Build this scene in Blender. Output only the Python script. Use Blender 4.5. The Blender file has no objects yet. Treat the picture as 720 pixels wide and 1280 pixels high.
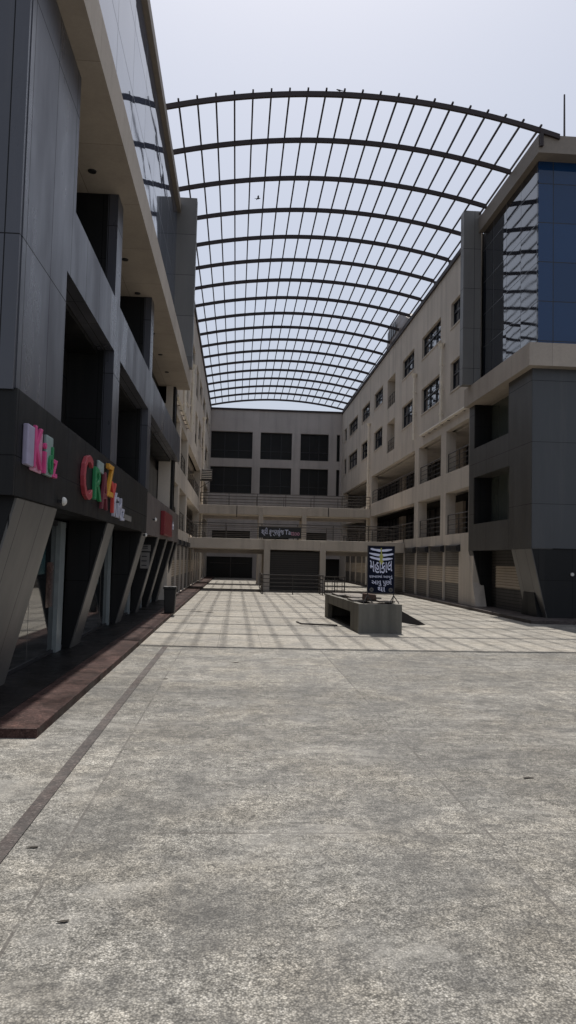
import bpy, bmesh, math, random
from mathutils import Vector, Matrix
random.seed(7)
C = bpy.context.scene.collection
SC = bpy.context.scene
R = math.radians

# ------------------------------------------------------------------ materials
def newmat(name):
    m = bpy.data.materials.new(name); m.use_nodes = True
    nt = m.node_tree
    return m, nt, nt.nodes['Principled BSDF']

def N(nt, t, **kw):
    n = nt.nodes.new(t)
    for k, v in kw.items(): setattr(n, k, v)
    return n

def math_(nt, op, a, b=None, clamp=False):
    n = N(nt, 'ShaderNodeMath', operation=op); n.use_clamp = clamp
    for i, v in enumerate((a, b)):
        if v is None: continue
        if hasattr(v, 'links'): nt.links.new(v, n.inputs[i])
        else: n.inputs[i].default_value = v
    return n.outputs[0]

def mixc(nt, f, a, b, mode='MIX'):
    n = N(nt, 'ShaderNodeMix', data_type='RGBA', blend_type=mode)
    for i, v in ((0, f), (6, a), (7, b)):
        if hasattr(v, 'links'): nt.links.new(v, n.inputs[i])
        elif i == 0: n.inputs[0].default_value = v
        else: n.inputs[i].default_value = (v[0], v[1], v[2], 1)
    return n.outputs[2]

def pos(nt): return N(nt, 'ShaderNodeNewGeometry')

def noise(nt, vec, scale, detail=4, rough=.55, dist=0):
    n = N(nt, 'ShaderNodeTexNoise'); n.inputs['Scale'].default_value = scale
    n.inputs['Detail'].default_value = detail; n.inputs['Roughness'].default_value = rough
    n.inputs['Distortion'].default_value = dist
    nt.links.new(vec, n.inputs['Vector']); return n.outputs['Fac']

def ramp(nt, f, stops):
    n = N(nt, 'ShaderNodeValToRGB'); e = n.color_ramp.elements
    while len(e) < len(stops): e.new(.5)
    for el, (p, c) in zip(e, stops):
        el.position = p
        el.color = (c, c, c, 1) if not hasattr(c, '__len__') else (c[0], c[1], c[2], 1)
    nt.links.new(f, n.inputs[0]); return n.outputs[0]

def scalev(nt, vec, s):
    n = N(nt, 'ShaderNodeVectorMath', operation='MULTIPLY'); nt.links.new(vec, n.inputs[0])
    n.inputs[1].default_value = s; return n.outputs[0]

def seams(nt, geo, sizes, width, off=(.37, .21, .13)):
    """1 on thin panel joints laid out in world metres, plus a per panel random value"""
    sp = N(nt, 'ShaderNodeSeparateXYZ'); nt.links.new(geo.outputs['Position'], sp.inputs[0])
    sn = N(nt, 'ShaderNodeSeparateXYZ'); nt.links.new(geo.outputs['True Normal'], sn.inputs[0])
    mask = None; ids = []
    for i in range(3):
        if not sizes[i]: continue
        u = math_(nt, 'ADD', math_(nt, 'DIVIDE', sp.outputs[i], sizes[i]), off[i])
        fr = math_(nt, 'FRACT', u)
        m = math_(nt, 'LESS_THAN', fr, width / sizes[i])
        nn = math_(nt, 'LESS_THAN', math_(nt, 'ABSOLUTE', sn.outputs[i]), .7)
        m = math_(nt, 'MULTIPLY', m, nn)
        ids.append(math_(nt, 'MULTIPLY', math_(nt, 'FLOOR', u), nn))
        mask = m if mask is None else math_(nt, 'MAXIMUM', mask, m)
    cx = N(nt, 'ShaderNodeCombineXYZ')
    for i, v in enumerate(ids): nt.links.new(v, cx.inputs[i])
    wn = N(nt, 'ShaderNodeTexWhiteNoise', noise_dimensions='3D'); nt.links.new(cx.outputs[0], wn.inputs[0])
    return mask, wn

def bump(nt, b, h, strength, dist):
    n = N(nt, 'ShaderNodeBump'); n.inputs['Strength'].default_value = strength
    n.inputs['Distance'].default_value = dist; nt.links.new(h, n.inputs['Height'])
    nt.links.new(n.outputs[0], b.inputs['Normal'])

def plain(name, col, rough=.5, metal=0, var=.12, scale=6):
    m, nt, b = newmat(name); g = pos(nt)
    n = noise(nt, g.outputs['Position'], scale)
    f = ramp(nt, n, [(.25, 1 - var), (.75, 1 + var)])
    nt.links.new(mixc(nt, 1, col, f, 'MULTIPLY'), b.inputs['Base Color'])
    b.inputs['Roughness'].default_value = rough; b.inputs['Metallic'].default_value = metal
    nr = ramp(nt, n, [(.2, max(.02, rough - .1)), (.8, min(1, rough + .1))]); nt.links.new(nr, b.inputs['Roughness'])
    return m

def plaster(name, col, stain=.35, joint=None):
    m, nt, b = newmat(name); g = pos(nt); P = g.outputs['Position']
    fine = noise(nt, P, 14, 6, .6)
    big = noise(nt, P, .35, 5, .6)
    streak = noise(nt, scalev(nt, P, (1.6, 1.6, .12)), 1.0, 5, .6)
    f = ramp(nt, fine, [(.25, .93), (.75, 1.05)])
    c = mixc(nt, 1, col, f, 'MULTIPLY')
    c = mixc(nt, 1, c, ramp(nt, big, [(.3, .86), (.65, 1.05)]), 'MULTIPLY')
    c = mixc(nt, 1, c, ramp(nt, streak, [(.3, 1 - stain), (.52, 1.0)]), 'MULTIPLY')
    if joint:
        mk, wn = seams(nt, g, joint, .012)
        c = mixc(nt, math_(nt, 'MULTIPLY', mk, .6), c, (.05, .045, .04))
        c = mixc(nt, 1, c, ramp(nt, wn.outputs[0], [(0, .92), (1, 1.05)]), 'MULTIPLY')
    nt.links.new(c, b.inputs['Base Color']); b.inputs['Roughness'].default_value = .85
    bump(nt, b, fine, .25, .01)
    return m

def panel(name, col, size, rough=.35, var=.14, spec=.5, metal=0.0, width=.014, dustc=.07):
    """aluminium composite cladding with open joints"""
    m, nt, b = newmat(name); g = pos(nt); P = g.outputs['Position']
    mk, wn = seams(nt, g, size, width)
    c = mixc(nt, 1, col, ramp(nt, wn.outputs[0], [(0, 1 - var), (1, 1 + var)]), 'MULTIPLY')
    dust = noise(nt, scalev(nt, P, (1, 1, .3)), .8, 5, .65)
    c = mixc(nt, 1, c, ramp(nt, dust, [(.3, .85), (.7, 1.15)]), 'MULTIPLY')
    c = mixc(nt, mk, c, (.006, .006, .007))
    streak = noise(nt, scalev(nt, P, (3.2, 3.2, .16)), 1, 6, .65)
    c = mixc(nt, ramp(nt, streak, [(.52, 0), (.66, dustc)]), c, (.20, .18, .155))
    nt.links.new(c, b.inputs['Base Color'])
    r = ramp(nt, dust, [(.35, rough - .08), (.65, rough + .12)])
    r = math_(nt, 'MAXIMUM', r, mk)
    nt.links.new(r, b.inputs['Roughness']); b.inputs['Specular IOR Level'].default_value = spec
    b.inputs['Metallic'].default_value = metal
    wav = noise(nt, P, .55, 2)
    bn = N(nt, 'ShaderNodeBump'); bn.inputs['Strength'].default_value = .3; bn.inputs['Distance'].default_value = .03
    nt.links.new(wav, bn.inputs['Height'])
    w = N(nt, 'ShaderNodeVectorMath', operation='SUBTRACT'); nt.links.new(wn.outputs[1], w.inputs[0]); w.inputs[1].default_value = (.5, .5, .5)
    a = N(nt, 'ShaderNodeVectorMath', operation='ADD'); nt.links.new(scalev(nt, w.outputs[0], (.02, .02, .02)), a.inputs[0]); nt.links.new(bn.outputs[0], a.inputs[1])
    nz = N(nt, 'ShaderNodeVectorMath', operation='NORMALIZE'); nt.links.new(a.outputs[0], nz.inputs[0]); nt.links.new(nz.outputs[0], b.inputs['Normal'])
    return m

def glass(name, col, size, ior=1.9, rough=.02, wave=.012, joint=.03, tilt=.012):
    """coated facade glass: dark body, mirror coat, every pane very slightly out of plane"""
    m, nt, b = newmat(name); g = pos(nt); P = g.outputs['Position']
    mk, wn = seams(nt, g, size, joint)
    c = mixc(nt, 1, col, ramp(nt, wn.outputs[0], [(0, .85), (1, 1.15)]), 'MULTIPLY')
    c = mixc(nt, mk, c, (.01, .012, .016)); nt.links.new(c, b.inputs['Base Color'])
    b.inputs['IOR'].default_value = ior
    dirt = noise(nt, P, .7, 5, .6)
    nt.links.new(math_(nt, 'MAXIMUM', ramp(nt, dirt, [(.3, rough), (.8, rough + .05)]), math_(nt, 'MULTIPLY', mk, .5)), b.inputs['Roughness'])
    w = N(nt, 'ShaderNodeVectorMath', operation='SUBTRACT'); nt.links.new(wn.outputs[1], w.inputs[0]); w.inputs[1].default_value = (.5, .5, .5)
    s = scalev(nt, w.outputs[0], (tilt, tilt, tilt))
    wv = N(nt, 'ShaderNodeTexNoise'); wv.inputs['Scale'].default_value = .8; wv.inputs['Detail'].default_value = 1
    nt.links.new(P, wv.inputs['Vector'])
    w2 = N(nt, 'ShaderNodeVectorMath', operation='SUBTRACT'); nt.links.new(wv.outputs['Color'], w2.inputs[0]); w2.inputs[1].default_value = (.5, .5, .5)
    s2 = scalev(nt, w2.outputs[0], (wave, wave, wave))
    a = N(nt, 'ShaderNodeVectorMath', operation='ADD'); nt.links.new(s, a.inputs[0]); nt.links.new(s2, a.inputs[1])
    a2 = N(nt, 'ShaderNodeVectorMath', operation='ADD'); nt.links.new(a.outputs[0], a2.inputs[0]); nt.links.new(g.outputs['Normal'], a2.inputs[1])
    nz = N(nt, 'ShaderNodeVectorMath', operation='NORMALIZE'); nt.links.new(a2.outputs[0], nz.inputs[0])
    nt.links.new(nz.outputs[0], b.inputs['Normal'])
    return m

def stone(name, base, dark, light, tile, speck=45, contrast=1.0, jw=.012, stainamt=.5, pit=.5, rough=.75, spec=.5):
    m, nt, b = newmat(name); g = pos(nt); P = g.outputs['Position']
    vor = N(nt, 'ShaderNodeTexVoronoi'); vor.inputs['Scale'].default_value = speck; nt.links.new(P, vor.inputs['Vector'])
    vr = N(nt, 'ShaderNodeSeparateColor'); nt.links.new(vor.outputs['Color'], vr.inputs[0])
    c = ramp(nt, vr.outputs[0], [(0, dark), (.3, base), (.75, base), (1, light)])
    # grit between the grains
    c = mixc(nt, 1, c, ramp(nt, vor.outputs['Distance'], [(.25, 1.08), (.55, 1 - pit * .6), (.8, 1 - pit)]), 'MULTIPLY')
    n1 = noise(nt, P, speck * .16, 5, .75); n0 = noise(nt, P, speck * .6, 3, .6)
    c = mixc(nt, 1, c, ramp(nt, n1, [(.38, 1 - .5 * contrast), (.5, 1), (.62, 1 + .42 * contrast)]), 'MULTIPLY')
    c = mixc(nt, 1, c, ramp(nt, n0, [(.36, 1 - .35 * contrast), (.64, 1 + .3 * contrast)]), 'MULTIPLY')
    # stains and wear of several sizes
    n2 = noise(nt, P, 1.3, 9, .7, .5); n3 = noise(nt, scalev(nt, P, (.22, .5, 1)), 1, 6, .62)
    n5 = noise(nt, P, 4.6, 7, .74); n6 = noise(nt, scalev(nt, P, (.8, 1.5, 1)), 1.0, 8, .72, .7)
    c = mixc(nt, 1, c, ramp(nt, n2, [(.40, 1 - .55 * stainamt), (.5, 1), (.60, 1 + .38 * stainamt)]), 'MULTIPLY')
    c = mixc(nt, 1, c, ramp(nt, n3, [(.38, 1 - .32 * stainamt), (.6, 1 + .22 * stainamt)]), 'MULTIPLY')
    c = mixc(nt, 1, c, ramp(nt, n5, [(.39, 1 - .55 * stainamt), (.61, 1 + .42 * stainamt)]), 'MULTIPLY')
    c = mixc(nt, ramp(nt, n6, [(.54, 0), (.62, .5 * stainamt)]), c, light)
    spot = noise(nt, P, 2.3, 2, .4); c = mixc(nt, ramp(nt, spot, [(.70, 0), (.74, .75 * stainamt)]), c, dark)
    warm = noise(nt, P, .8, 5, .65)
    c = mixc(nt, ramp(nt, warm, [(.44, 0), (.62, .6 * stainamt)]), c, mixc(nt, 1, c, (1.05, .97, .85), 'MULTIPLY'))
    mk, wn = seams(nt, g, (tile[0], tile[1], 0), jw)
    c = mixc(nt, 1, c, ramp(nt, wn.outputs[0], [(0, 1 - .24 * stainamt), (1, 1 + .2 * stainamt)]), 'MULTIPLY')
    brk = noise(nt, P, 1.7, 4, .6)
    c = mixc(nt, math_(nt, 'MULTIPLY', mk, ramp(nt, brk, [(.4, .3), (.6, .8)])), c, (.06, .053, .046))
    nt.links.new(c, b.inputs['Base Color'])
    nt.links.new(ramp(nt, n2, [(.4, rough - .12), (.6, min(1, rough + .12))]), b.inputs['Roughness'])
    b.inputs['Specular IOR Level'].default_value = spec
    bump(nt, b, vor.outputs['Distance'], .35 * pit, .004)
    return m

M = {}
M['plaza'] = stone('plaza_stone', (.248, .235, .206), (.12, .113, .097), (.34, .326, .295), (2.9, 3.05), 95, .8, .02, .64, .66)
M['tiles'] = stone('court_tiles', (.292, .270, .232), (.18, .165, .143), (.37, .345, .30), (.95, .95), 60, .3, .012, .42, .25)
M['strip'] = stone('brown_stone', (.058, .044, .039), (.03, .024, .022), (.12, .10, .09), (0, 1.8), 60, .5, .02, .5, .3)
M['granite'] = stone('red_granite', (.052, .027, .023), (.022, .013, .012), (.10, .062, .053), (0, 1.2), 70, .4, .012, .7, .25, .55, .12)
M['plaster'] = plaster('beige_plaster', (.58, .515, .44), .22)
M['plaster_far'] = plaster('grey_plaster', (.46, .42, .395), .2)
M['canopy'] = plaster('beige_cladding', (.40, .345, .29), .12, (2.3, 2.3, 0))
M['clad'] = panel('grey_blue_cladding', (.062, .064, .078), (1.15, 1.15, 2.95), .33, .08, .6)
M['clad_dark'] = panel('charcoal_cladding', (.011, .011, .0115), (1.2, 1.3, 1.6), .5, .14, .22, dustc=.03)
M['clad_brown'] = panel('weathered_grey_cladding', (.11, .09, .085), (1.2, 1.45, 2.2), .5)
M['clad_warm'] = panel('warm_grey_cladding', (.088, .083, .077), (1.1, .95, 0), .42, .08)
M['clad_grey'] = panel('grey_cladding', (.058, .062, .068), (2.6, 2.2, 2.15), .42, .07, .45)
M['clad_side'] = panel('grey_side_cladding', (.058, .056, .052), (2.6, 2.6, 2.15), .45, .06, .45)
M['fin_light'] = panel('fin_cladding', (.17, .165, .158), (1.5, 1.5, 1.75), .5)
M['fin_dark'] = panel('fin_dark_cladding', (.026, .027, .031), (1.5, 1.5, 1.75), .4)
M['cap'] = plain('parapet_coping', (.21, .18, .15), .7)
M['glass_l'] = glass('silver_blue_glass', (.055, .075, .12), (2.4, 2.4, 1.7), 2.2, wave=.02, tilt=.012)
M['glass_r'] = glass('blue_facade_glass', (.012, .015, .022), (2.35, 1.55, 1.42), 2.3, .02, .010, .03, .012)
M['glass_f'] = glass('deep_blue_glass', (.006, .034, .10), (2.35, 1.55, 1.42), 1.5, .02, .02, .03, .01)
M['glass_g'] = glass('greenish_glass', (.075, .085, .072), (1.6, 1.05, 0), 1.5, .05, .01, .03, .006)
M['glass_w'] = glass('window_glass', (.012, .016, .026), (0, .9, .75), 2.0, .02, .03, .05, .02)
M['glass_d'] = glass('shopfront_glass', (.006, .008, .009), (2.2, 2.2, 0), 2.2, .03, .01, .03, .006)
M['glass_t'] = glass('tinted_dark_glass', (.012, .0115, .011), (1.6, 1.6, 1.1), 1.3, .3, .01, .04, .006)
M['frame'] = plain('dark_window_frame', (.014, .014, .017), .45)
M['steel'] = plain('brown_painted_steel', (.022, .012, .012), .6, 0, .25, 9)
M['rail'] = plain('railing_steel', (.045, .038, .034), .5, .2)
M['pipe'] = plain('pvc_pipe', (.78, .71, .60), .5, 0, .12)
M['metal'] = plain('door_metal', (.28, .31, .31), .35, .3)
M['shutter'] = panel('grey_shutter', (.14, .125, .11), (0, 0, .11), .55, .05, .4)
M['shutter_lt'] = panel('cream_shutter', (.42, .35, .27), (0, 0, .11), .55, .05, .4)
M['shutter_dk'] = panel('dark_shutter', (.045, .040, .036), (0, 0, .13), .6, .05, .4)
M['black'] = plain('black_plastic', (.010, .010, .010), .5)
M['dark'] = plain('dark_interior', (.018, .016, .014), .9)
M['concrete'] = plaster('block_concrete', (.165, .155, .13), .5)
M['shade_granite'] = stone('shade_granite', (.011, .010, .010), (.006, .006, .006), (.02, .018, .018), (0, 1.2), 70, .3, .012, .4, .2, .5, .12)  # near-black granite colour, standing in for shade on the left pavement
M['slab'] = stone('loose_slab', (.25, .222, .19), (.15, .13, .11), (.33, .30, .26), (0, 0), 50, .4, .0, .5, .25)
M['board'] = plain('navy_board', (.006, .008, .02), .9, 0, .15); M['board'].node_tree.nodes['Principled BSDF'].inputs['Specular IOR Level'].default_value = .15
M['ink'] = plain('white_print', (.62, .64, .80), .6, 0, .1)
M['yellow'] = plain('yellow_green_print', (.34, .34, .07), .5)
M['stone_br'] = plain('brown_brick', (.10, .062, .048), .9, 0, .4, 25)
M['plank'] = plain('dark_plank', (.016, .012, .010), .85, 0, .4, 12)
M['lilac'] = plain('lilac_acrylic', (.34, .31, .42), .4)
M['pink'] = plain('pink_acrylic', (.58, .06, .22), .4)
M['palepink'] = plain('pale_pink_acrylic', (.52, .25, .35), .4)
M['aqua'] = plain('aqua_acrylic', (.27, .34, .33), .4)
M['green'] = plain('green_acrylic', (.02, .22, .08), .4)
M['red'] = plain('red_acrylic', (.36, .05, .065), .4)
M['brightred'] = plain('bright_red_acrylic', (.58, .06, .05), .4)
M['maroon'] = plain('maroon_acrylic', (.17, .03, .045), .4)
M['orange'] = plain('orange_acrylic', (.62, .30, .03), .4)
M['white'] = plain('white_acrylic', (.46, .46, .54), .45)
M['sign_red'] = plain('red_sign_paint', (.17, .008, .012), .5)
M['sign_grey'] = plain('grey_sign_paint', (.17, .16, .15), .6)
M['lampw'] = plain('white_lamp_shell', (.62, .60, .55), .4)
M['poster_teal'] = plain('teal_poster', (.012, .055, .065), .25, 0, .5, 4)
M['poster_brown'] = plain('brown_poster', (.05, .022, .016), .25, 0, .5, 4)
M['leaf'] = plain('dead_leaf', (.035, .029, .022), .9, 0, .4, 40)
M['bird'] = plain('dark_feather', (.02, .02, .022), .8)

# ------------------------------------------------------------------ mesh builder
W = {}
class MB:
    def __init__(s): s.v = []; s.f = []
    def add(s, vs, fs):
        o = len(s.v); s.v += [tuple(v) for v in vs]; s.f += [tuple(i + o for i in f) for f in fs]; return s
    def box(s, x0, x1, y0, y1, z0, z1):
        return s.hexa([(x0, y0, z0), (x1, y0, z0), (x1, y1, z0), (x0, y1, z0)], [(x0, y0, z1), (x1, y0, z1), (x1, y1, z1), (x0, y1, z1)])
    def hexa(s, b, t):
        return s.add(list(b) + list(t), [(3, 2, 1, 0), (4, 5, 6, 7), (0, 1, 5, 4), (1, 2, 6, 5), (2, 3, 7, 6), (3, 0, 4, 7)])
    def tube(s, pts, r, n=8, cap=True):
        pts = [Vector(p) for p in pts]; rs = r if hasattr(r, '__len__') else [r] * len(pts); rings = []
        for i, p in enumerate(pts):
            d = (pts[min(i + 1, len(pts) - 1)] - pts[max(i - 1, 0)]).normalized()
            a = Vector((0, 0, 1)) if abs(d.z) < .9 else Vector((1, 0, 0))
            x = d.cross(a).normalized(); y = x.cross(d)
            rings.append([p + (x * math.cos(2 * math.pi * k / n) + y * math.sin(2 * math.pi * k / n)) * rs[i] for k in range(n)])
        vs = [v for rg in rings for v in rg]; fs = []
        for i in range(len(pts) - 1):
            for k in range(n): fs.append((i * n + k, i * n + (k + 1) % n, (i + 1) * n + (k + 1) % n, (i + 1) * n + k))
        if cap: fs += [tuple(range(n))[::-1], tuple(range((len(pts) - 1) * n, len(pts) * n))]
        return s.add(vs, fs)
    def bar(s, a, b, w, h=None):
        a, b = Vector(a), Vector(b); h = h or w; d = (b - a).normalized()
        u = Vector((0, 0, 1)) if abs(d.z) < .9 else Vector((0, 1, 0))
        x = d.cross(u).normalized() * w / 2; y = x.cross(d).normalized() * h / 2
        return s.hexa([a - x - y, a + x - y, a + x + y, a - x + y], [b - x - y, b + x - y, b + x + y, b - x + y])
    def wall(s, fn, u0, u1, w0, w1, t, holes):
        """sheet of thickness t in (u,w) with rectangular holes and reveals; fn(u,depth,w)->xyz"""
        us = sorted({u0, u1} | {h[k] for h in holes for k in (0, 1)}); ws = sorted({w0, w1} | {h[k] for h in holes for k in (2, 3)})
        us = [u for u in us if u0 <= u <= u1]; ws = [w for w in ws if w0 <= w <= w1]
        def solid(i, j):
            if i < 0 or j < 0 or i >= len(us) - 1 or j >= len(ws) - 1: return False
            a = (us[i] + us[i + 1]) / 2; b = (ws[j] + ws[j + 1]) / 2
            return not any(h[0] < a < h[1] and h[2] < b < h[3] for h in holes)
        for i in range(len(us) - 1):
            for j in range(len(ws) - 1):
                if not solid(i, j): continue
                a, b, c, d = us[i], us[i + 1], ws[j], ws[j + 1]
                s.add([fn(a, 0, c), fn(b, 0, c), fn(b, 0, d), fn(a, 0, d)], [(0, 1, 2, 3)])
                s.add([fn(a, t, c), fn(b, t, c), fn(b, t, d), fn(a, t, d)], [(3, 2, 1, 0)])
                for (di, dj, e) in ((-1, 0, (a, c, a, d)), (1, 0, (b, c, b, d)), (0, -1, (a, c, b, c)), (0, 1, (a, d, b, d))):
                    if not solid(i + di, j + dj):
                        s.add([fn(e[0], 0, e[1]), fn(e[2], 0, e[3]), fn(e[2], t, e[3]), fn(e[0], t, e[1])], [(0, 1, 2, 3)])
        return s
    def build(s, name, mat, parent=None, bevel=0, smooth=False, loc=None):
        w = W[parent.name] if parent else Vector(loc or (0, 0, 0))
        me = bpy.data.meshes.new(name)
        me.from_pydata([tuple(Vector(v) - w) for v in s.v], [], s.f)
        bm = bmesh.new(); bm.from_mesh(me); bmesh.ops.remove_doubles(bm, verts=bm.verts, dist=1e-5)
        bmesh.ops.recalc_face_normals(bm, faces=bm.faces); bm.to_mesh(me); bm.free()
        o = bpy.data.objects.new(name, me); C.objects.link(o)
        me.materials.append(M[mat] if isinstance(mat, str) else mat)
        if smooth:
            for p in me.polygons: p.use_smooth = True
        if parent: o.parent = parent; W[o.name] = w
        else: o.location = w; W[o.name] = w
        if bevel:
            bv = o.modifiers.new('bevel', 'BEVEL'); bv.width = bevel; bv.segments = 2; bv.limit_method = 'ANGLE'
        return o

def tag(o, label, cat, group=None):
    o['label'] = label; o['category'] = cat
    if group: o['group'] = group
    return o
def thing(name, label, cat, loc, group=None):
    o = bpy.data.objects.new(name, None); C.objects.link(o); o.location = loc; o.empty_display_size = .3
    W[o.name] = Vector(loc); return tag(o, label, cat, group)
def struct(o): o['kind'] = 'structure'; return o

def text(s, size, ext, mtx, shear=0, width=None, bold=0.0):
    """writing as a mesh, transformed by mtx -> (verts, faces)"""
    cu = bpy.data.curves.new('t', 'FONT'); cu.body = s; cu.size = size; cu.extrude = ext; cu.offset = bold; cu.shear = shear
    cu.align_x = 'CENTER'; cu.align_y = 'CENTER'; cu.resolution_u = 3
    o = bpy.data.objects.new('t', cu); C.objects.link(o)
    bpy.context.view_layer.update()
    dg = bpy.context.evaluated_depsgraph_get(); ev = o.evaluated_get(dg)
    me = bpy.data.meshes.new_from_object(ev)
    vs = [v.co.copy() for v in me.vertices]; fs = [tuple(p.vertices) for p in me.polygons]
    bpy.data.objects.remove(o); bpy.data.curves.remove(cu); bpy.data.meshes.remove(me)
    if width and vs:
        x0 = min(v.x for v in vs); x1 = max(v.x for v in vs); k = width / max(1e-6, x1 - x0); cx = (x0 + x1) / 2
        for v in vs: v.x = (v.x - cx) * k
    return [mtx @ v for v in vs], fs
def onXface(x, y, z):      # writing that faces +X (reads towards +Y)
    return Matrix(((0, 0, 1, x), (1, 0, 0, y), (0, 1, 0, z), (0, 0, 0, 1)))
def onYface(x, y, z, rot=0):      # writing that faces -Y (towards the camera side)
    return Matrix.Translation((x, y, z)) @ Matrix.Rotation(rot, 4, 'Z') @ Matrix(((1, 0, 0, 0), (0, 0, -1, 0), (0, 1, 0, 0), (0, 0, 0, 1)))

def railing(mb, a, b, h, rails=4, step=1.5, r=.02, top=.03):
    a, b = Vector(a), Vector(b); L = (b - a).length; n = max(1, round(L / step))
    for i in range(n + 1):
        p = a.lerp(b, i / n); mb.bar(p, p + Vector((0, 0, h)), r * 2)
    for k in range(rails):
        z = h * (k + 1) / rails; rr = top if k == rails - 1 else r * .8
        mb.tube([a + Vector((0, 0, z)), b + Vector((0, 0, z))], rr, 6)
    return mb

# ------------------------------------------------------------------ ground
mb = MB(); mb.add([(-250, -120, 0), (250, -120, 0), (250, 400, 0), (-250, 400, 0)], [(0, 1, 2, 3)])
struct(mb.build('ground', 'plaza'))
mb = MB(); mb.add([(-2.0, 16.62, .004), (9.74, 16.62, .004), (9.74, 79, .004), (-2.0, 79, .004)], [(0, 1, 2, 3)])
struct(mb.build('court_floor', 'tiles'))
mb = MB(); mb.add([(-1.49, -8, .009), (-1.385, -8, .009), (-1.385, 16.6, .009), (-1.49, 16.6, .009)], [(0, 1, 2, 3)])
struct(mb.build('stone_strip', 'strip'))
mb = MB(); mb.box(-14, -2.0, 8.22, 75, -.05, .10)
struct(mb.build('left_pavement', 'granite', bevel=.012))
mb = MB(); mb.box(-13.9, -2.52, 8.3, 33.4, .07, .104); struct(mb.build('pavement_shade', 'shade_granite'))  # added dark sheet: block's shade on the inner pavement put into its colour
mb = MB(); mb.hexa([(9.62, 24.6, -.05), (34, 24.6, -.05), (34, 75, -.05), (9.92, 75, -.05)], [(9.62, 24.6, .12), (34, 24.6, .12), (34, 75, .12), (9.92, 75, .12)])
struct(mb.build('right_pavement', 'strip', bevel=.012))

# ------------------------------------------------------------------ left clad block
LB = thing('shopping_block', 'tall dark clad shopping block on the left with slanted pillars and colourful shop letters', 'building', (-2.54, 8.8, 0))
XF = -2.54; XR = -3.45
# upper storeys body and near end wall
mb = MB(); mb.box(-16, -3.6, 8.95, 32.0, .1, 16.4); mb.build('wall', 'dark', LB)
mb = MB(); mb.box(-16, -2.55, 8.72, 8.95, 3.74, 9.12).box(-16, -2.98, 8.72, 8.95, 9.84, 16.4); mb.build('end_wall', 'clad', LB)
mb = MB()
mb.box(-2.9, XF, 8.8, 11.05, 3.74, 5.98)          # corner pier, lower
mb.box(-2.9, XF, 8.8, 11.45, 7.03, 9.12)          # corner pier, upper
mb.box(-2.86, XF, 8.8, 33.2, 5.98, 7.03)          # storey band
for a, b in ((15.35, 16.15), (21.35, 22.1)): mb.box(-2.74, XF, a, b, 3.74, 5.98)
for a, b in ((15.2, 15.85), (21.3, 21.95)): mb.box(-2.74, XF, a, b, 7.03, 9.12)
mb.build('cladding', 'clad', LB)
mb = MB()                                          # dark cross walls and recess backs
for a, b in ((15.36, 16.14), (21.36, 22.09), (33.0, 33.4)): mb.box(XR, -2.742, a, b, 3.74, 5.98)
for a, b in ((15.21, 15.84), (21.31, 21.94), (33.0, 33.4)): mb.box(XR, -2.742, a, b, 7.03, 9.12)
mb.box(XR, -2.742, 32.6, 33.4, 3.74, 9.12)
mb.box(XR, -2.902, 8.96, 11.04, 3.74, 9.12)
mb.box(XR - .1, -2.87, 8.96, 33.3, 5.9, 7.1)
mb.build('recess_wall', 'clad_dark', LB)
mb = MB(); mb.box(-3.6, XR - .005, 11.0, 33.0, 3.7, 5.92).box(-3.6, XR - .005, 11.0, 33.0, 7.08, 9.12); mb.build('glazing', 'glass_t', LB)
mb = MB(); mb.box(-3.44, -3.39, 24.2, 32.6, 3.9, 5.5); 
mb.build('inner_panel', 'clad_warm', LB)
# sign fascia
mb = MB(); mb.box(-3.6, XF + .03, 8.76, 21.6, 2.55, 3.76); mb.box(-16, -3.6, 8.76, 8.95, 2.55, 3.74); mb.build('fascia', 'clad_dark', LB)
mb = MB(); mb.box(-3.6, XF + .02, 21.6, 33.4, 2.52, 3.70); mb.build('fascia', 'clad_brown', LB)['label'] = 'weathered brownish grey length of the sign fascia'
# slanted pillars: the outer face leans back under the fascia towards the foot
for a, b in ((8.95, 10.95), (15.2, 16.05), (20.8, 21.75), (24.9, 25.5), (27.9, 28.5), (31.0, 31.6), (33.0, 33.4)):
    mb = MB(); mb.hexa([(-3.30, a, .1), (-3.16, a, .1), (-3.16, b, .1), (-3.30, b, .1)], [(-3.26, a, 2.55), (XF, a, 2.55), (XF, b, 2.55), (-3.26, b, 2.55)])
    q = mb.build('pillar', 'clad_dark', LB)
    mb = MB(); mb.hexa([(-3.157, a + .01, .1), (-3.13, a + .01, .1), (-3.13, b - .01, .1), (-3.157, b - .01, .1)], [(XF - .003, a + .01, 2.53), (XF + .025, a + .01, 2.53), (XF + .025, b - .01, 2.53), (XF - .003, b - .01, 2.53)])
    mb.build('face_panel', 'clad_warm', q)
# shopfront
mb = MB(); mb.box(-3.6, -3.32, 8.97, 33, .1, 2.55); mb.build('shopfront', 'glass_d', LB)
for a, w in ((14.45, .42), (20.3, .08), (24.2, .08), (27.2, .08), (30.3, .08)):
    mb = MB(); mb.box(-3.319, -3.24, a, a + w, .1, 2.50); mb.build('door_frame', 'metal', LB)
mb = MB(); mb.box(-3.318, -3.29, 9.0, 33, 2.42, 2.52).box(-3.318, -3.29, 9.0, 33, .1, .16); mb.build('door_rail', 'frame', LB)
for a, b_, z0, z1, mt in ((13.2, 13.7, 1.55, 2.25, 'poster_teal'), (13.85, 14.35, .95, 1.75, 'poster_brown'), (18.2, 19.0, 1.2, 2.1, 'poster_teal'), (12.2, 12.9, 1.5, 1.95, 'poster_brown')):
    mb = MB(); mb.box(-3.3195, -3.314, a, b_, z0, z1); mb.build('shop_poster', mt, LB)
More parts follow.
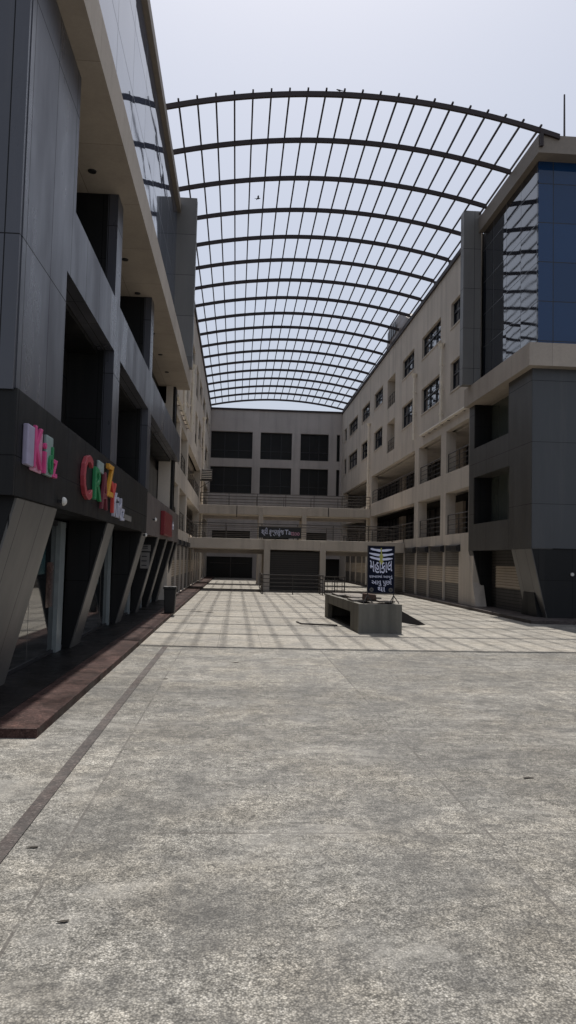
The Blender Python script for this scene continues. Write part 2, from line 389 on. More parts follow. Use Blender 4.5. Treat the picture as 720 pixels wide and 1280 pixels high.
# canopy
mb = MB(); mb.box(-3.6, -2.18, 8.3, 33.2, 9.12, 9.83).box(-16, -3.6, 8.3, 8.72, 9.12, 9.83); can = mb.build('canopy', 'canopy', LB)
for y in (12.2, 14.3, 18.6, 21.0, 24.8, 27.4, 30):
    mb = MB(); mb.tube([(-2.9, y, 9.095), (-2.9, y, 9.125)], [.075, .085], 12); mb.build('downlight', 'black', can)
# glass storeys and coping
mb = MB(); mb.box(-3.6, -2.88, 8.95, 32.0, 9.83, 16.45); mb.build('curtain_wall', 'glass_l', LB)
mb = MB(); mb.box(-16, -2.72, 8.4, 32.0, 16.46, 16.83); mb.build('coping', 'cap', LB)
mb = MB(); mb.box(-2.92, -2.06, 32.0, 32.45, 9.84, 17.12); mb.build('fin', 'fin_light', LB)

# ------------------------------------------------------------------ right clad block
RB = thing('office_block', 'grey clad corner block on the right with blue mirror glass upper storeys', 'building', (10.1, 25.8, 0))
XS = 10.1; YF = 25.8
mb = MB(); mb.box(11.0, 34, YF + .2, 33, .1, 16.2); mb.build('wall', 'dark', RB)
fn = lambda u, d, w: (XS + d, u, w)
mb = MB(); mb.wall(fn, YF + .01, 33.0, 2.47, 8.75, .75, [(28.0, 32.3, 3.6, 5.6), (28.1, 32.3, 6.85, 8.75)])
mb.build('side_wall', 'clad_side', RB)
mb = MB(); mb.box(XS + .012, 34, YF, YF + .3, 2.5, 8.75); mb.build('front_wall', 'clad_grey', RB)
mb = MB(); mb.box(XS + .921, 34, YF + .05, YF + .6, .12, 2.497); mb.build('base_wall', 'clad_dark', RB)
mb = MB(); mb.box(XS + .751, XS + .8, 28, 32.4, 3.5, 5.7).box(XS + .751, XS + .8, 28, 32.4, 6.8, 8.75); mb.build('glazing', 'glass_g', RB)
for z0, z1 in ((3.6, 5.6), (6.85, 8.75)):
    mb = MB(); mb.box(XS + .01, XS + .75, 32.22, 32.297, z0 + .001, z1 - .001); mb.build('recess_wall', 'clad_dark', RB)
# slanted corner pier and shutter below
for a, b in ((YF + .02, 27.75), (32.4, 33.0)):
    mb = MB(); mb.hexa([(XS + .58, a, .12), (XS + .92, a, .12), (XS + .92, b, .12), (XS + .58, b, .12)], [(XS + .03, a, 2.468), (XS + .92, a, 2.468), (XS + .92, b, 2.468), (XS + .03, b, 2.468)])
    q = mb.build('pillar', 'clad_dark', RB)
    mb = MB(); mb.hexa([(XS + .55, a + .01, .12), (XS + .577, a + .01, .12), (XS + .577, b - .01, .12), (XS + .55, b - .01, .12)], [(XS, a + .01, 2.466), (XS + .027, a + .01, 2.466), (XS + .027, b - .01, 2.466), (XS, b - .01, 2.466)])
    mb.build('face_panel', 'clad_warm' if a < 30 else 'clad_side', q)
mb = MB(); mb.hexa([(XS + .33, 26.1, .12), (XS + .6, 26.1, .12), (XS + .6, 27.6, .12), (XS + .33, 27.6, .12)], [(XS + .33, 26.4, .95), (XS + .6, 26.4, .95), (XS + .6, 27.4, .95), (XS + .33, 27.4, .95)])
mb.build('pillar_base', 'clad_dark', RB)
mb = MB(); mb.box(XS + .85, XS + .9, 26.6, 32.9, .12, 2.5); sh = mb.build('shutter', 'shutter_dk', RB)
mb = MB(); mb.box(XS + .7, XS + .76, 27.75, 31.4, .12, .96).box(XS + .7, XS + .76, 27.75, 31.4, 1.84, 2.47); mb.build('shutter', 'shutter_dk', RB)
mb = MB(); mb.box(XS + .69, XS + .76, 27.75, 31.4, .96, 1.84)
for k in range(8): mb.box(XS + .67, XS + .69, 27.75, 31.4, .98 + k * .11, 1.03 + k * .11)
mb.build('shutter', 'shutter_lt', RB)['label'] = 'cream slatted middle of the roller shutter'
mb = MB(); mb.tube([(11.55, YF + .0, 1.62), (11.55, YF + .048, 1.62)], .06, 12); mb.build('wall_lamp', 'lampw', RB)
mb = MB(); mb.box(9.85, 34, 25.4, 33.0, 8.75, 9.55); mb.build('canopy', 'canopy', RB)
mb = MB(); mb.box(10.35, 33.9, 25.98, 32, 9.55, 16.3); mb.build('curtain_wall', 'glass_r', RB)
mb = MB(); mb.box(10.36, 34, 25.93, 25.975, 9.55, 16.28); mb.build('curtain_wall', 'glass_f', RB)['label'] = 'deep blue glass of the front face'
mb = MB(); mb.box(10.12, 34, 25.35, 32.0, 16.26, 16.9); mb.build('coping', 'cap', RB)
mb = MB(); mb.box(9.47, 10.24, 32.0, 32.45, 9.56, 17.22); mb.build('fin', 'fin_light', RB)
# lattice mast on its roof
mast = thing('roof_mast', 'thin steel mast with a braced side arm standing on the roof at the right edge', 'mast', (12.85, 29.5, 16.9))
mb = MB(); mb.tube([(12.85, 29.5, 16.9), (12.85, 29.5, 17.9), (12.85, 29.5, 21.1)], [.06, .05, .035], 8); mb.build('pole', 'rail', mast)
mb = MB(); mb.tube([(12.85, 29.5, 18.7), (14.6, 29.5, 18.75)], .025, 6).tube([(12.85, 29.5, 18.72), (14.6, 29.5, 19.9)], .02, 6).tube([(14.6, 29.5, 16.9), (14.6, 29.5, 19.4)], .03, 6); mb.build('side_arm', 'rail', mast)

# ------------------------------------------------------------------ long gallery wings
WIN_T = [(34.6, 36.3), (38.2, 42.2), (44.1, 47.3), (53.8, 57.2), (59.2, 63.1), (65.2, 70.4), (71.8, 73.4)]
BALC = (49.5, 52.1)
BAYS = [(33.2, 36.95), (37.9, 42.65), (43.6, 57.9), (59.5, 73.6)]
SHUT = [(34.62, 37.2), (37.36, 40.3), (40.46, 43.15), (43.31, 46.2), (46.36, 49.3), (49.46, 52.4), (52.56, 55.5), (55.66, 58.5), (58.9, 61.9), (62.06, 65.1), (65.26, 68.3), (68.46, 71.5)]
def wing(x0, s, label, wallmat):
    T = thing('gallery_wing', label, 'building', (x0, 32.45, 0))
    fn = lambda u, d, w: (x0 + s * d, u, w)
    holes = []
    for a, b in WIN_T: holes += [(a, b, 13.3, 14.53), (a, b, 10.17, 11.6)]
    holes += [(BALC[0], BALC[1], 12.4, 14.4), (BALC[0], BALC[1], 9.32, 11.4)]
    mb = MB(); mb.wall(fn, 32.45, 75, 8.37, 16.55, .28, holes)
    lo = []
    for a, b in BAYS: lo += [(a, b, 3.28, 5.32), (a, b, 6.28, 8.37)]
    mb.build('wall', wallmat, T)
    for a, b in SHUT: lo.append((a, b, .12, 2.78))
    mb = MB(); mb.wall(fn, 32.45, 75, .0, 8.37, .5, lo); mb.build('arcade_wall', wallmat, T)
    def bx(u0, u1, y0, y1, z0, z1, m=None):
        m = m or MB(); a, b = sorted((x0 + s * u0, x0 + s * u1)); return m.box(a, b, y0, y1, z0, z1)
    m = bx(1.1, 12, 32.6, 75, 8.5, 16.5); bx(3.0, 12, 32.6, 75, .1, 8.5, m); bx(.281, 1.1, 32.6, 75, 14.8, 16.5, m); bx(.281, 1.1, 32.6, 34, 8.5, 14.8, m)
    m.build('core', 'dark', T)
    for z in (3.0, 6.0, 8.37):                     # gallery floors and ceilings
        m = bx(.501, 3.0, 32.6, 75, z, z + .24); m.build('floor_slab', wallmat, T)
    for z in (3.24, 6.24):
        m = bx(2.5, 2.6, 32.6, 75, z, z + 2.13); m.build('shop_glazing', 'glass_t', T)
        for a, b in BAYS: bx(2.3, 2.5, b - .9, b + .6, z, z + 2.13).build('gallery_wall', wallmat, T)
        y = 33.5
        while y < 74: bx(2.44, 2.5, y, y + .09, z, z + 2.12).build('mullion', 'frame', T); y += 1.35
        for a, b in BAYS:
            m = MB(); railing(m, (x0 + s * .12, a + .05, z + .04), (x0 + s * .12, b - .05, z + .04), .95, 4, 1.9, .018, .026); m.build('railing', 'rail', T)
    for a, b in SHUT:
        m = bx(.09, .13, a + .001, b - .001, .12, .99); bx(.09, .13, a + .001, b - .001, 1.77, 2.78, m); q = m.build('shutter', 'shutter', T)
        m = bx(.08, .13, a + .001, b - .001, .99, 1.77); m.build('shutter_band', 'shutter_lt', q)
        m = MB(); ya, yb = a - .25, a + 1.5
        X = lambda u: x0 + s * u
        m.hexa([(X(-.2), ya, 2.50), (X(.0), ya, 2.44), (X(.0), yb, 2.44), (X(-.2), yb, 2.50)], [(X(-.2), ya, 2.72), (X(.0), ya, 2.78), (X(.0), yb, 2.78), (X(-.2), yb, 2.72)])
        m.build('shutter_box', 'frame', T)
    for a, b in WIN_T:
        for z0, z1 in ((13.3, 14.53), (10.17, 11.6)):
            m = MB(); n = 3 if b - a > 3 else 2
            for k in range(n + 1):
                y = a + .03 + (b - a - .06) * k / n; bx(.13, .18, y - .03, y + .03, z0, z1, m)
            for z in (z0 + .03, (z0 + z1) / 2 + .12, z1 - .03): bx(.132, .178, a, b, z - .03, z + .03, m)
            f = m.build('window', 'frame', T)
            m = bx(.19, .21, a - .02, b + .02, z0 - .02, z1 + .02); m.build('pane', 'glass_w', f)
            m = bx(-.04, .10, a - .04, b + .04, z0 - .07, z0 - .001); m.build('sill', wallmat, f)
    for z0, z1 in ((12.4, 14.4), (9.32, 11.4)):
        m = bx(1.0, 1.06, BALC[0], BALC[1], z0 - .2, z1 + .2); m.build('balcony_door', 'glass_t', T)
        m = bx(.285, 1.0, BALC[1], BALC[1] + .2, z0 - .1, z1 + .1); bx(.285, 1.0, BALC[0], BALC[1], z0 - .2, z0 - .002, m); bx(.285, 1.0, BALC[0] - .2, BALC[0], z0 - .1, z1 + .1, m); bx(.285, 1.0, BALC[0], BALC[1], z1 + .002, z1 + .2, m); m.build('balcony_niche', wallmat, T)
        m = MB(); railing(m, (x0 + s * .1, BALC[0] + .04, z0), (x0 + s * .1, BALC[1] - .04, z0), .85, 3, .65, .014, .02); m.build('balcony_railing', 'rail', T)
    for y, zt, zb in ((37.5, 12.7, 8.95), (43.4, 12.6, 8.95), (58.7, 12.4, .1)):
        m = MB(); X = x0 - s * .15; m.tube([(X, y, zt), (X, y, zb)], .075, 8)
        m.tube([(X, y, zt - .05), (X, y, zt + .2)], [.08, .19], 8)
        z = zt - .9
        while z > zb + .3: m.tube([(X, y, z), (X, y, z + .08)], .10, 8); bx(-.15, .0, y - .02, y + .02, z, z + .05, m); z -= 1.25
        m.build('drain_pipe', 'pipe', T)
    m = MB(); X = x0 - s * .12; m.tube([(X, 33.2, 8.86), (X, 41.8, 8.93)], .075, 8)
    lp = m.build('ledge_pipe', 'pipe', T)
    for k in range(7): bx(-.14, 0, 33.8 + k * 1.25, 33.84 + k * 1.25, 8.79, 8.82).build('pipe_bracket', 'rail', lp)
    m = bx(-.09, .02, 32.5, 75, 16.4, 16.62); bx(.02, .4, 32.5, 75, 16.55, 16.62, m); m.build('gutter', 'steel', T)
    return T
RW = wing(10.15, 1, 'long beige gallery wing on the right with shuttered shops and open corridors', 'plaster')
LW = wing(-2.85, -1, 'long beige gallery wing on the left seen edge on beyond the dark clad block', 'plaster')
# slanted end piers of the wings
m = MB(); m.hexa([(10.13, 32.0, .12), (10.6, 32.0, .12), (10.6, 34.5, .12), (10.13, 34.5, .12)], [(10.13, 33.06, 2.46), (10.6, 33.06, 2.46), (10.6, 34.5, 2.46), (10.13, 34.5, 2.46)]); m.build('end_pier', 'plaster', RW)
# rooftop plant box
rt = thing('rooftop_duct', 'grey boxy duct with sloping ends sitting on the eave of the right wing', 'duct', (10.4, 48.5, 16.62))
m = MB(); m.hexa([(10.05, 45.2, 16.63), (11.6, 45.2, 16.63), (11.6, 52.2, 16.63), (10.05, 52.2, 16.63)], [(10.15, 48.2, 17.95), (11.5, 48.2, 17.95), (11.5, 52.0, 18.05), (10.15, 52.0, 18.05)]); m.build('casing', 'clad_brown', rt)
m = MB()
for k in range(4): m.box(10.0, 10.03, 49 + k * .7, 49.5 + k * .7, 16.9, 17.6)
m.build('louvre', 'frame', rt)
# outdoor unit hung on the left wing
ac = thing('condenser_unit', 'dark slatted outdoor unit on a bracket at the left wing gallery', 'air conditioner', (-2.5, 58.2, 6.75))
m = MB(); m.box(-2.75, -1.95, 57.7, 58.3, 7.75, 8.5)
m.build('casing', 'rail', ac, bevel=.02)
m = MB()
for k in range(5): m.box(-2.72, -1.98, 57.66, 57.7, 7.82 + k * .13, 7.87 + k * .13)
m.build('grille', 'pipe', ac)
m = MB(); m.bar((-2.85, 57.8, 7.72), (-1.95, 57.8, 7.72), .05).bar((-2.85, 58.2, 7.72), (-1.95, 58.2, 7.72), .05).bar((-2.85, 57.8, 7.1), (-2.0, 57.8, 7.7), .04); m.build('bracket', 'rail', ac)

# ------------------------------------------------------------------ far end block
FB = thing('end_block', 'plain grey end block closing the court with two rows of large dark openings', 'building', (3.65, 75, 0))
fn = lambda u, d, w: (u, 75 + d, w)
cols = [(-2.75, 1.31), (2.1, 5.19), (6.04, 8.83), (9.63, 9.95)]
holes = []
for a, b in cols: holes += [(a, b, 11.66, 14.32), (a, b, 8.22, 10.85)]
holes += [(-2.84, 1.6, .0, 2.05), (2.1, 5.1, 0, 2.05), (5.5, 10.14, 0, 2.05), (-2.4, 1.3, 3.35, 4.6), (2.1, 5.1, 3.35, 4.6), (6.0, 8.8, 3.35, 4.6), (-2.4, 1.3, 6.1, 6.7), (2.1, 5.1, 6.1, 6.7), (6.0, 8.8, 6.1, 6.7)]
m = MB(); m.wall(fn, -15, 23, 0, 16.45, .45, holes); m.build('wall', 'plaster_far', FB)
m = MB(); m.box(-15, 23, 75.46, 90, 0, 16.3); m.build('core', 'dark', FB)
m = MB(); m.box(-2.85, 10.15, 74.9, 75.45, 16.452, 16.62); m.build('coping', 'steel', FB)
for a, b in cols:
    for z0, z1 in ((11.66, 14.32), (8.22, 10.85)):
        m = MB(); m.box(a - .02, b + .02, 75.38, 75.44, z0 - .02, z1 + .02); q = m.build('window', 'glass_t', FB)
        if b - a > 1:
            m = MB(); n = 3
            for k in range(1, n): x = a + (b - a) * k / n; m.box(x - .03, x + .03, 75.34, 75.38, z0, z1)
            m.box(a, b, 75.341, 75.379, z0 + .8, z0 + .86); m.build('frame', 'frame', q)
m = MB(); m.box(-2.84, 1.6, 75.3, 75.35, 0, 2.05)
m.build('door', 'glass_t', FB)
m = MB(); m.box(-.55, -.47, 75.24, 75.3, 0, 2.05).box(-2.55, 1.2, 75.24, 75.3, 1.4, 1.46); m.build('door_frame', 'rail', FB)

# ------------------------------------------------------------------ footbridges
def bridge(y0, y1, z0, z1, zr, label, colx, colbase, xl):
    T = thing('footbridge', label, 'footbridge', (3.65, y0, 0))
    m = MB(); m.box(-2.84, 10.14, y0, y1, z0, z1); m.build('slab', 'plaster', T, bevel=.02)
    m = MB(); m.box(-2.7, 10.1, y1 - .2, y1 + .02, z0 - .25, z0 - .002); m.build('beam', 'plaster_far', T)
    m = MB(); railing(m, (-2.8, y0 + .08, z1), (10.1, y0 + .08, z1), zr - z1, 4, 2.15, .022, .032); m.build('railing', 'rail', T)
    m = MB(); railing(m, (-2.8, y1 - .08, z1), (10.1, y1 - .08, z1), zr - z1, 4, 2.15, .022, .032); m.build('railing', 'rail', T)
    for a, b in colx:
        m = MB(); m.box(a, b, y0 - .06, y0 + .32, 0, z1 - .08); m.build('column', 'plaster', T, bevel=.015)
        m = MB(); m.box(a, b, y1 - .4, y1 - .05, 0, z0 - .26); m.build('column', 'plaster', T, bevel=.015)
    return T
b1 = bridge(46, 49.6, 2.47, 3.09, 4.0, 'lower beige footbridge with dark railing and a shop banner crossing the court', ((1.65, 2.03), (5.02, 5.37)), 0, -2.84)
b2 = bridge(58, 60.6, 5.22, 5.89, 6.8, 'upper beige footbridge with dark railing behind and above the lower one', ((1.62, 1.97), (4.9, 5.25)), 0, -2.84)
m = MB(); m.box(-.06, .0, 57.94, 58.0, 5.0, 5.88).tube([(6.9, 57.95, 5.2), (6.9, 57.95, 5.9)], .03, 6); m.build('drain_spout', 'rail', b2)
en = thing('stair_enclosure', 'dark panelled enclosure under the lower footbridge between its two columns', 'enclosure', (3.5, 46.4, 0))
m = MB(); m.box(2.04, 5.01, 46.32, 49.2, .004, 2.40); m.build('wall', 'dark', en)
m = MB(); m.box(2.06, 4.99, 46.25, 46.319, .03, 2.36); m.build('panel', 'shutter_dk', en)
# banner
bn = thing('shop_banner', 'long black shop banner with white lettering tied to the lower footbridge railing', 'banner', (2.5, 45.95, 3.2))
m = MB(); m.box(1.32, 3.85, 45.90, 45.94, 3.17, 3.82); m.build('cloth', 'black', bn)
m = MB(); m.add(*text('શ્રી કૃષ્ણકુંજ', .42, .004, onYface(2.15, 45.895, 3.52), width=1.35, bold=.006)); m.build('lettering', 'ink', bn)
m = MB(); m.add(*text('Ta', .40, .004, onYface(3.05, 45.895, 3.52), width=.36, bold=.006)); m.build('lettering', 'ink', bn)
m = MB(); m.add(*text('ttoo', .40, .004, onYface(3.50, 45.895, 3.47), width=.52, bold=.006)); m.build('lettering', 'palepink', bn)['label'] = 'pinkish end of the lettering'
# rail barriers round the pit
def barrier(label, pts, h, rails, step, verticals=0):
    T = thing('pit_railing', label, 'railing', pts[0])
    m = MB()
    for a, b in zip(pts, pts[1:]): railing(m, a, b, h, rails, step, .025, .035)
    m.build('rails', 'rail', T)
    if verticals:
        m = MB()
        for a, b in zip(pts, pts[1:]):
            for k in range(verticals): 
                p = Vector(a).lerp(Vector(b), (k + .5) / verticals); m.bar(p, p + Vector((0, 0, h * .9)), .03)
        m.build('uprights', 'rail', T)
barrier('low dark railing of horizontal bars in front of the panelled enclosure', [(1.45, 45.6, 0), (1.5, 42.3, 0), (4.8, 42.2, 0), (4.85, 45.6, 0)], 1.05, 5, 1.7)
barrier('short dark railing with a square grid of bars behind the concrete block', [(4.95, 42.6, 0), (6.1, 42.9, 0)], 1.0, 4, .6, 4)

# ------------------------------------------------------------------ roof frame
RFm = thing('roof_frame', 'open arched steel roof frame spanning the court without any covering', 'roof', (3.65, 25.3, 16.6))
Y1, D = 25.3, 2.87
def archz(x, t):
    base = 17.0 - .35 * t; rise = .85 - .1 * t
    return base + rise * (1 - ((x - 3.65) / 6.55) ** 2)
for i in range(18):
    y = Y1 + D * i; t = i / 17; n = 28; x1 = 10.15 if i else 10.85; x0 = -2.85
    m = MB(); hw, hh = .05, .086
    pts = [(x0 + (x1 - x0) * k / n) for k in range(n + 1)]
    vs = []; fs = []
    for x in pts:
        z = archz(x, t); vs += [(x, y - hw, z - hh), (x, y + hw, z - hh), (x, y + hw, z + hh), (x, y - hw, z + hh)]
    for k in range(n):
        for q in range(4): fs.append((k * 4 + q, k * 4 + (q + 1) % 4, k * 4 + 4 + (q + 1) % 4, k * 4 + 4 + q))
    fs += [(3, 2, 1, 0), (n * 4, n * 4 + 1, n * 4 + 2, n * 4 + 3)]
    m.add(vs, fs)
    for x in (-2.95, 10.2): m.bar((x, y, 16.45), (x, y, archz(x, t)), .12)
    m.build('arch_rib', 'steel', RFm)
npur = 21
for k in range(npur):
    x = -2.36 + .626 * k
    m = MB(); m.bar((x, Y1 - .12, archz(x, 0) + .135), (x, Y1 + D * 17 + .1, archz(x, 1) + .135), .058, .06); m.build('purlin', 'steel', RFm)

# ------------------------------------------------------------------ concrete block and what lies on it
CB = thing('concrete_block', 'long low weathered concrete plinth with an open side standing on the court floor', 'concrete plinth', (3.8, 23.2, 0))
def rotp(x, y): # local block coordinates -> world, slightly turned
    a = R(2.2); return (3.8 + x * math.cos(a) - y * math.sin(a), 23.2 + x * math.sin(a) + y * math.cos(a))
def rbox(m, x0, x1, y0, y1, z0, z1):
    c = [rotp(x0, y0), rotp(x1, y0), rotp(x1, y1), rotp(x0, y1)]
    return m.hexa([(x, y, z0) for x, y in c], [(x, y, z1) for x, y in c])
fnb = lambda u, d, w: (*rotp(-.64 + d, u), w)
m = MB(); m.wall(fnb, -2.9, 2.9, .004, .78, .14, [(-1.75, 2.2, 0, .50)]); m.build('side_wall', 'concrete', CB)
m = MB(); rbox(m, -.499, .53, -2.9, -2.76, .004, .775); rbox(m, .40, .53, -2.759, 2.9, .004, .77); rbox(m, -.499, .399, 2.76, 2.9, .004, .775); m.build('wall', 'concrete', CB)
m = MB(); rbox(m, -.499, .399, -2.3, 2.75, .60, .74); m.build('top_slab', 'slab', CB)
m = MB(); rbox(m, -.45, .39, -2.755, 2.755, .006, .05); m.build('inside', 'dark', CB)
for (x0, x1, y0, y1, z, lab) in ((-.62, .05, -1.9, -.9, .785, 'pale stone slab lying near the front of the plinth top'), (-.4, .48, -.75, .65, .80, 'broad pale stone slab lying midway on the plinth top'), (.05, .5, -2.3, -1.5, .785, 'small stone slab at the front right of the plinth top'), (-.55, .45, .9, 2.3, .79, 'rear pale stone slab on the plinth top nearest the grid railing')):
    m = MB(); c = [rotp(x0, y0), rotp(x1, y0 + .06), rotp(x1 - .04, y1), rotp(x0 + .03, y1 - .05)]
    z += .004; m.hexa([(x, y, z) for x, y in c], [(x, y, z + .045) for x, y in c])
    cx, cy = rotp((x0 + x1) / 2, (y0 + y1) / 2); o = m.build('stone_slab', 'slab', None, loc=(cx, cy, z)); tag(o, lab, 'stone slab', 'loose slabs on the plinth')
bx_, by_ = 3.74, 21.35
m = MB(); m.hexa([(bx_ - .19, by_ - .1, .84), (bx_ + .2, by_ - .06, .84), (bx_ + .19, by_ + .1, .84), (bx_ - .2, by_ + .08, .84)], [(bx_ - .2, by_ - .09, 1.02), (bx_ + .18, by_ - .05, .98), (bx_ + .17, by_ + .09, .99), (bx_ - .19, by_ + .07, 1.03)])
tag(m.build('rubble_stone', 'stone_br', None, bevel=.02, loc=(bx_, by_, .84)), 'rough brown stone behind the left foot of the navy sign board', 'stone')
# sign board
sx, sy = 3.90, 20.55
SG = thing('sign_board', 'upright navy sign board with white brush stripes and lettering on the concrete plinth', 'sign', (sx, sy, .79))
hw = .355; zb, zt = 1.07, 2.315; TI = .02
m = MB(); m.box(sx - hw, sx + hw, sy - .015, sy + .015, zb, zt); m.build('panel', 'board', SG)
m = MB(); t = .018
m.box(sx - hw - t, sx - hw, sy - .022, sy + .022, zb - t, zt + t).box(sx + hw, sx + hw + t, sy - .022, sy + .022, zb - t, zt + t).box(sx - hw, sx + hw, sy - .022, sy + .022, zt, zt + t).box(sx - hw, sx + hw, sy - .022, sy + .022, zb - t, zb)
m.build('frame', 'rail', SG)
for x in (sx - hw + .0, sx + hw):
    m = MB(); m.tube([(x, sy, zb), (x, sy, .98)], .015, 6)
    for dx, dy in ((-.13, -.1), (.13, -.1), (0, .15)): m.tube([(x, sy, 1.0), (x + dx, sy + dy, .79)], .013, 6)
    m.build('tripod_foot', 'rail', SG)
def stripe(z, w, th, tiltl, tiltr):
    m = MB(); n = 12; y = sy - .0165; vs = []; fs = []
    for k in range(n + 1):
        u = -1 + 2 * k / n; x = sx + u * w
        dz = (abs(u) ** 1.5) * (tiltl if u < 0 else tiltr)
        h = th * (1 - .35 * abs(u)) * (1 if .02 < abs(u) < .98 else .6) + .004 * math.sin(9 * u + z * 30)
        vs += [(x, y, z + dz - h), (x, y, z + dz + h), (x, y - .002, z + dz - h), (x, y - .002, z + dz + h)]
    for k in range(n):
        a = k * 4; b = a + 4
        fs += [(a, b, b + 1, a + 1), (a + 2, a + 3, b + 3, b + 2), (a, a + 2, b + 2, b), (a + 1, b + 1, b + 3, a + 3)]
    return m.add(vs, fs)
m = MB()
for z, w, th, a, b in ((2.20, .29, .036, .045, .035), (2.075, .325, .036, .05, .04), (1.965, .31, .036, .06, .03)):
    q = stripe(z, w, th, a, b); m.add(q.v, q.f)
m.build('stripes', 'ink', SG)
m = MB(); y = sy - .02
m.add([(sx - .02, y, 2.27), (sx + .012, y, 2.27), (sx + .02, y, 2.12), (sx + .06, y, 2.05), (sx + .03, y, 1.97), (sx + .06, y, 1.90), (sx + .03, y, 1.83), (sx - .03, y, 1.83), (sx - .05, y, 1.90), (sx - .03, y, 1.97), (sx - .055, y, 2.05), (sx - .015, y, 2.12)], [tuple(range(12))])
m.tube([(sx - .002, y - .002, 1.99), (sx - .002, y - .004, 1.99)], .03, 10)
m.build('emblem', 'yellow', SG)
def arch_text(s, size, z, w, sag):
    vs, fs = text(s, size, .003, onYface(sx, sy - .018, z), width=w, bold=.002)
    out = []
    for v in vs:
        u = (v.x - sx) / (w / 2); v.z = z + (v.z - z) * 1.55 + sag * u * u; out.append(v)
    return out, fs
m = MB(); m.add(*arch_text('મહાકાલ', .30, 1.74, .60, .06)); m.build('lettering', 'ink', SG)
for s_, z, sz, w in (('દરબારમાં આપનું', 1.50, .095, .62), ('આવુ પુછો', 1.345, .17, .54), ('થા', 1.165, .20, .2)):
    m = MB(); m.add(*text(s_, sz, .003, onYface(sx + (.02 if sz > .12 else 0), sy - .018, z), width=w, bold=.001)); m.build('lettering', 'ink', SG)
for dx in (-.25, .27):
    m = MB()
    for k in range(8):
        a = k * math.pi / 4; m.tube([(sx + dx + .035 * math.cos(a), sy - .018, 1.15 + .035 * math.sin(a)), (sx + dx + .035 * math.cos(a), sy - .0215, 1.15 + .035 * math.sin(a))], .024, 8)
    m.build('rosette', 'sign_grey', SG); m2 = MB(); m2.tube([(sx + dx, sy - .0165, 1.15), (sx + dx, sy - .019, 1.15)], .066, 16); m2.build('rosette', 'board', SG)
# leaning sheet, flat strip, bits on the floor
m = MB(); q = [Vector((4.38, 22.28, .22)), Vector((5.55, 23.19, .006)), Vector((5.86, 23.42, .006)), Vector((4.38, 22.30, .74))]; th = Vector((-.01, .045, .012))
m.hexa(q, [p + th for p in q]); tag(m.build('leaning_board', 'plank', None, loc=(5.1, 22.9, .01)), 'dark board leaning against the right side of the concrete plinth', 'board')
m = MB(); m.hexa([(1.95, 22.75, .006), (3.0, 22.4, .006), (3.0, 22.5, .006), (1.97, 22.85, .006)], [(1.95, 22.75, .04), (3.0, 22.4, .04), (3.0, 22.5, .04), (1.97, 22.85, .04)]); m.bar((1.97, 22.85, .022), (1.9, 23.5, .022), .05, .03)
tag(m.build('timber_strip', 'plank', None, loc=(2.4, 22.6, .006)), 'thin bent brown strip lying flat on the floor left of the plinth', 'strip')
def leaf(x, y, sc, ang, lab, z=.006, name='dead_leaf', cat='leaf'):
    m = MB(); vs = []; n = 9
    for side in (0, 1):
        for k in range(n):
            a = 2 * math.pi * k / n; r = sc * (1 + .25 * math.sin(3 * a + x)) ; px, py = r * math.cos(a), .34 * r * math.sin(a)
            ca, sa = math.cos(ang), math.sin(ang)
            vs.append((x + px * ca - py * sa, y + px * sa + py * ca, z + side * .002 + .03 * sc * (k % 3) / 2))
    fs = [tuple(range(n))[::-1], tuple(range(n, 2 * n))] + [(k, (k + 1) % n, n + (k + 1) % n, n + k) for k in range(n)]
    m.add(vs, fs); tag(m.build(name, 'leaf', None, loc=(x, y, z)), lab, cat, 'litter on the paving')
leaf(-.84, 4.17, .034, .2, 'dark leaf lying alone on the near paving at lower left')
leaf(-1.26, 5.2, .04, .1, 'thin dark leaf beside the brown stone strip')
leaf(-1.30, 27.2, .26, 0, 'larger crumpled dark rag on the sunlit court near the black bin', .012, 'rag', 'rag')
leaf(-.86, 27.0, .17, .1, 'smaller crumpled dark rag beside the larger one near the black bin', .012, 'rag', 'rag')
leaf(2.66, 6.85, .055, .1, 'dark leaf lying right of the middle of the near paving')
leaf(3.25, 4.95, .05, -.5, 'dark leaf by the right edge of the near paving')
leaf(.05, 14.2, .07, .4, 'small dark scrap on the paving left of the plinth front')
leaf(-1.05, 12.2, .06, .3, 'dark scrap on the paving just right of the brown stone strip')

# black bin on the left pavement
BN = thing('litter_bin', 'black rectangular litter bin on the left granite pavement', 'bin', (-2.1, 25.2, .1))
m = MB(); m.hexa([(-2.25, 25.02, .10), (-1.93, 25.02, .10), (-1.93, 25.4, .10), (-2.25, 25.4, .10)], [(-2.28, 25.0, .86), (-1.9, 25.0, .86), (-1.9, 25.42, .86), (-2.28, 25.42, .86)]); m.build('body', 'black', BN, bevel=.02)
m = MB(); m.box(-2.30, -1.88, 24.98, 25.44, .861, .95); m.build('lid', 'black', BN, bevel=.02)

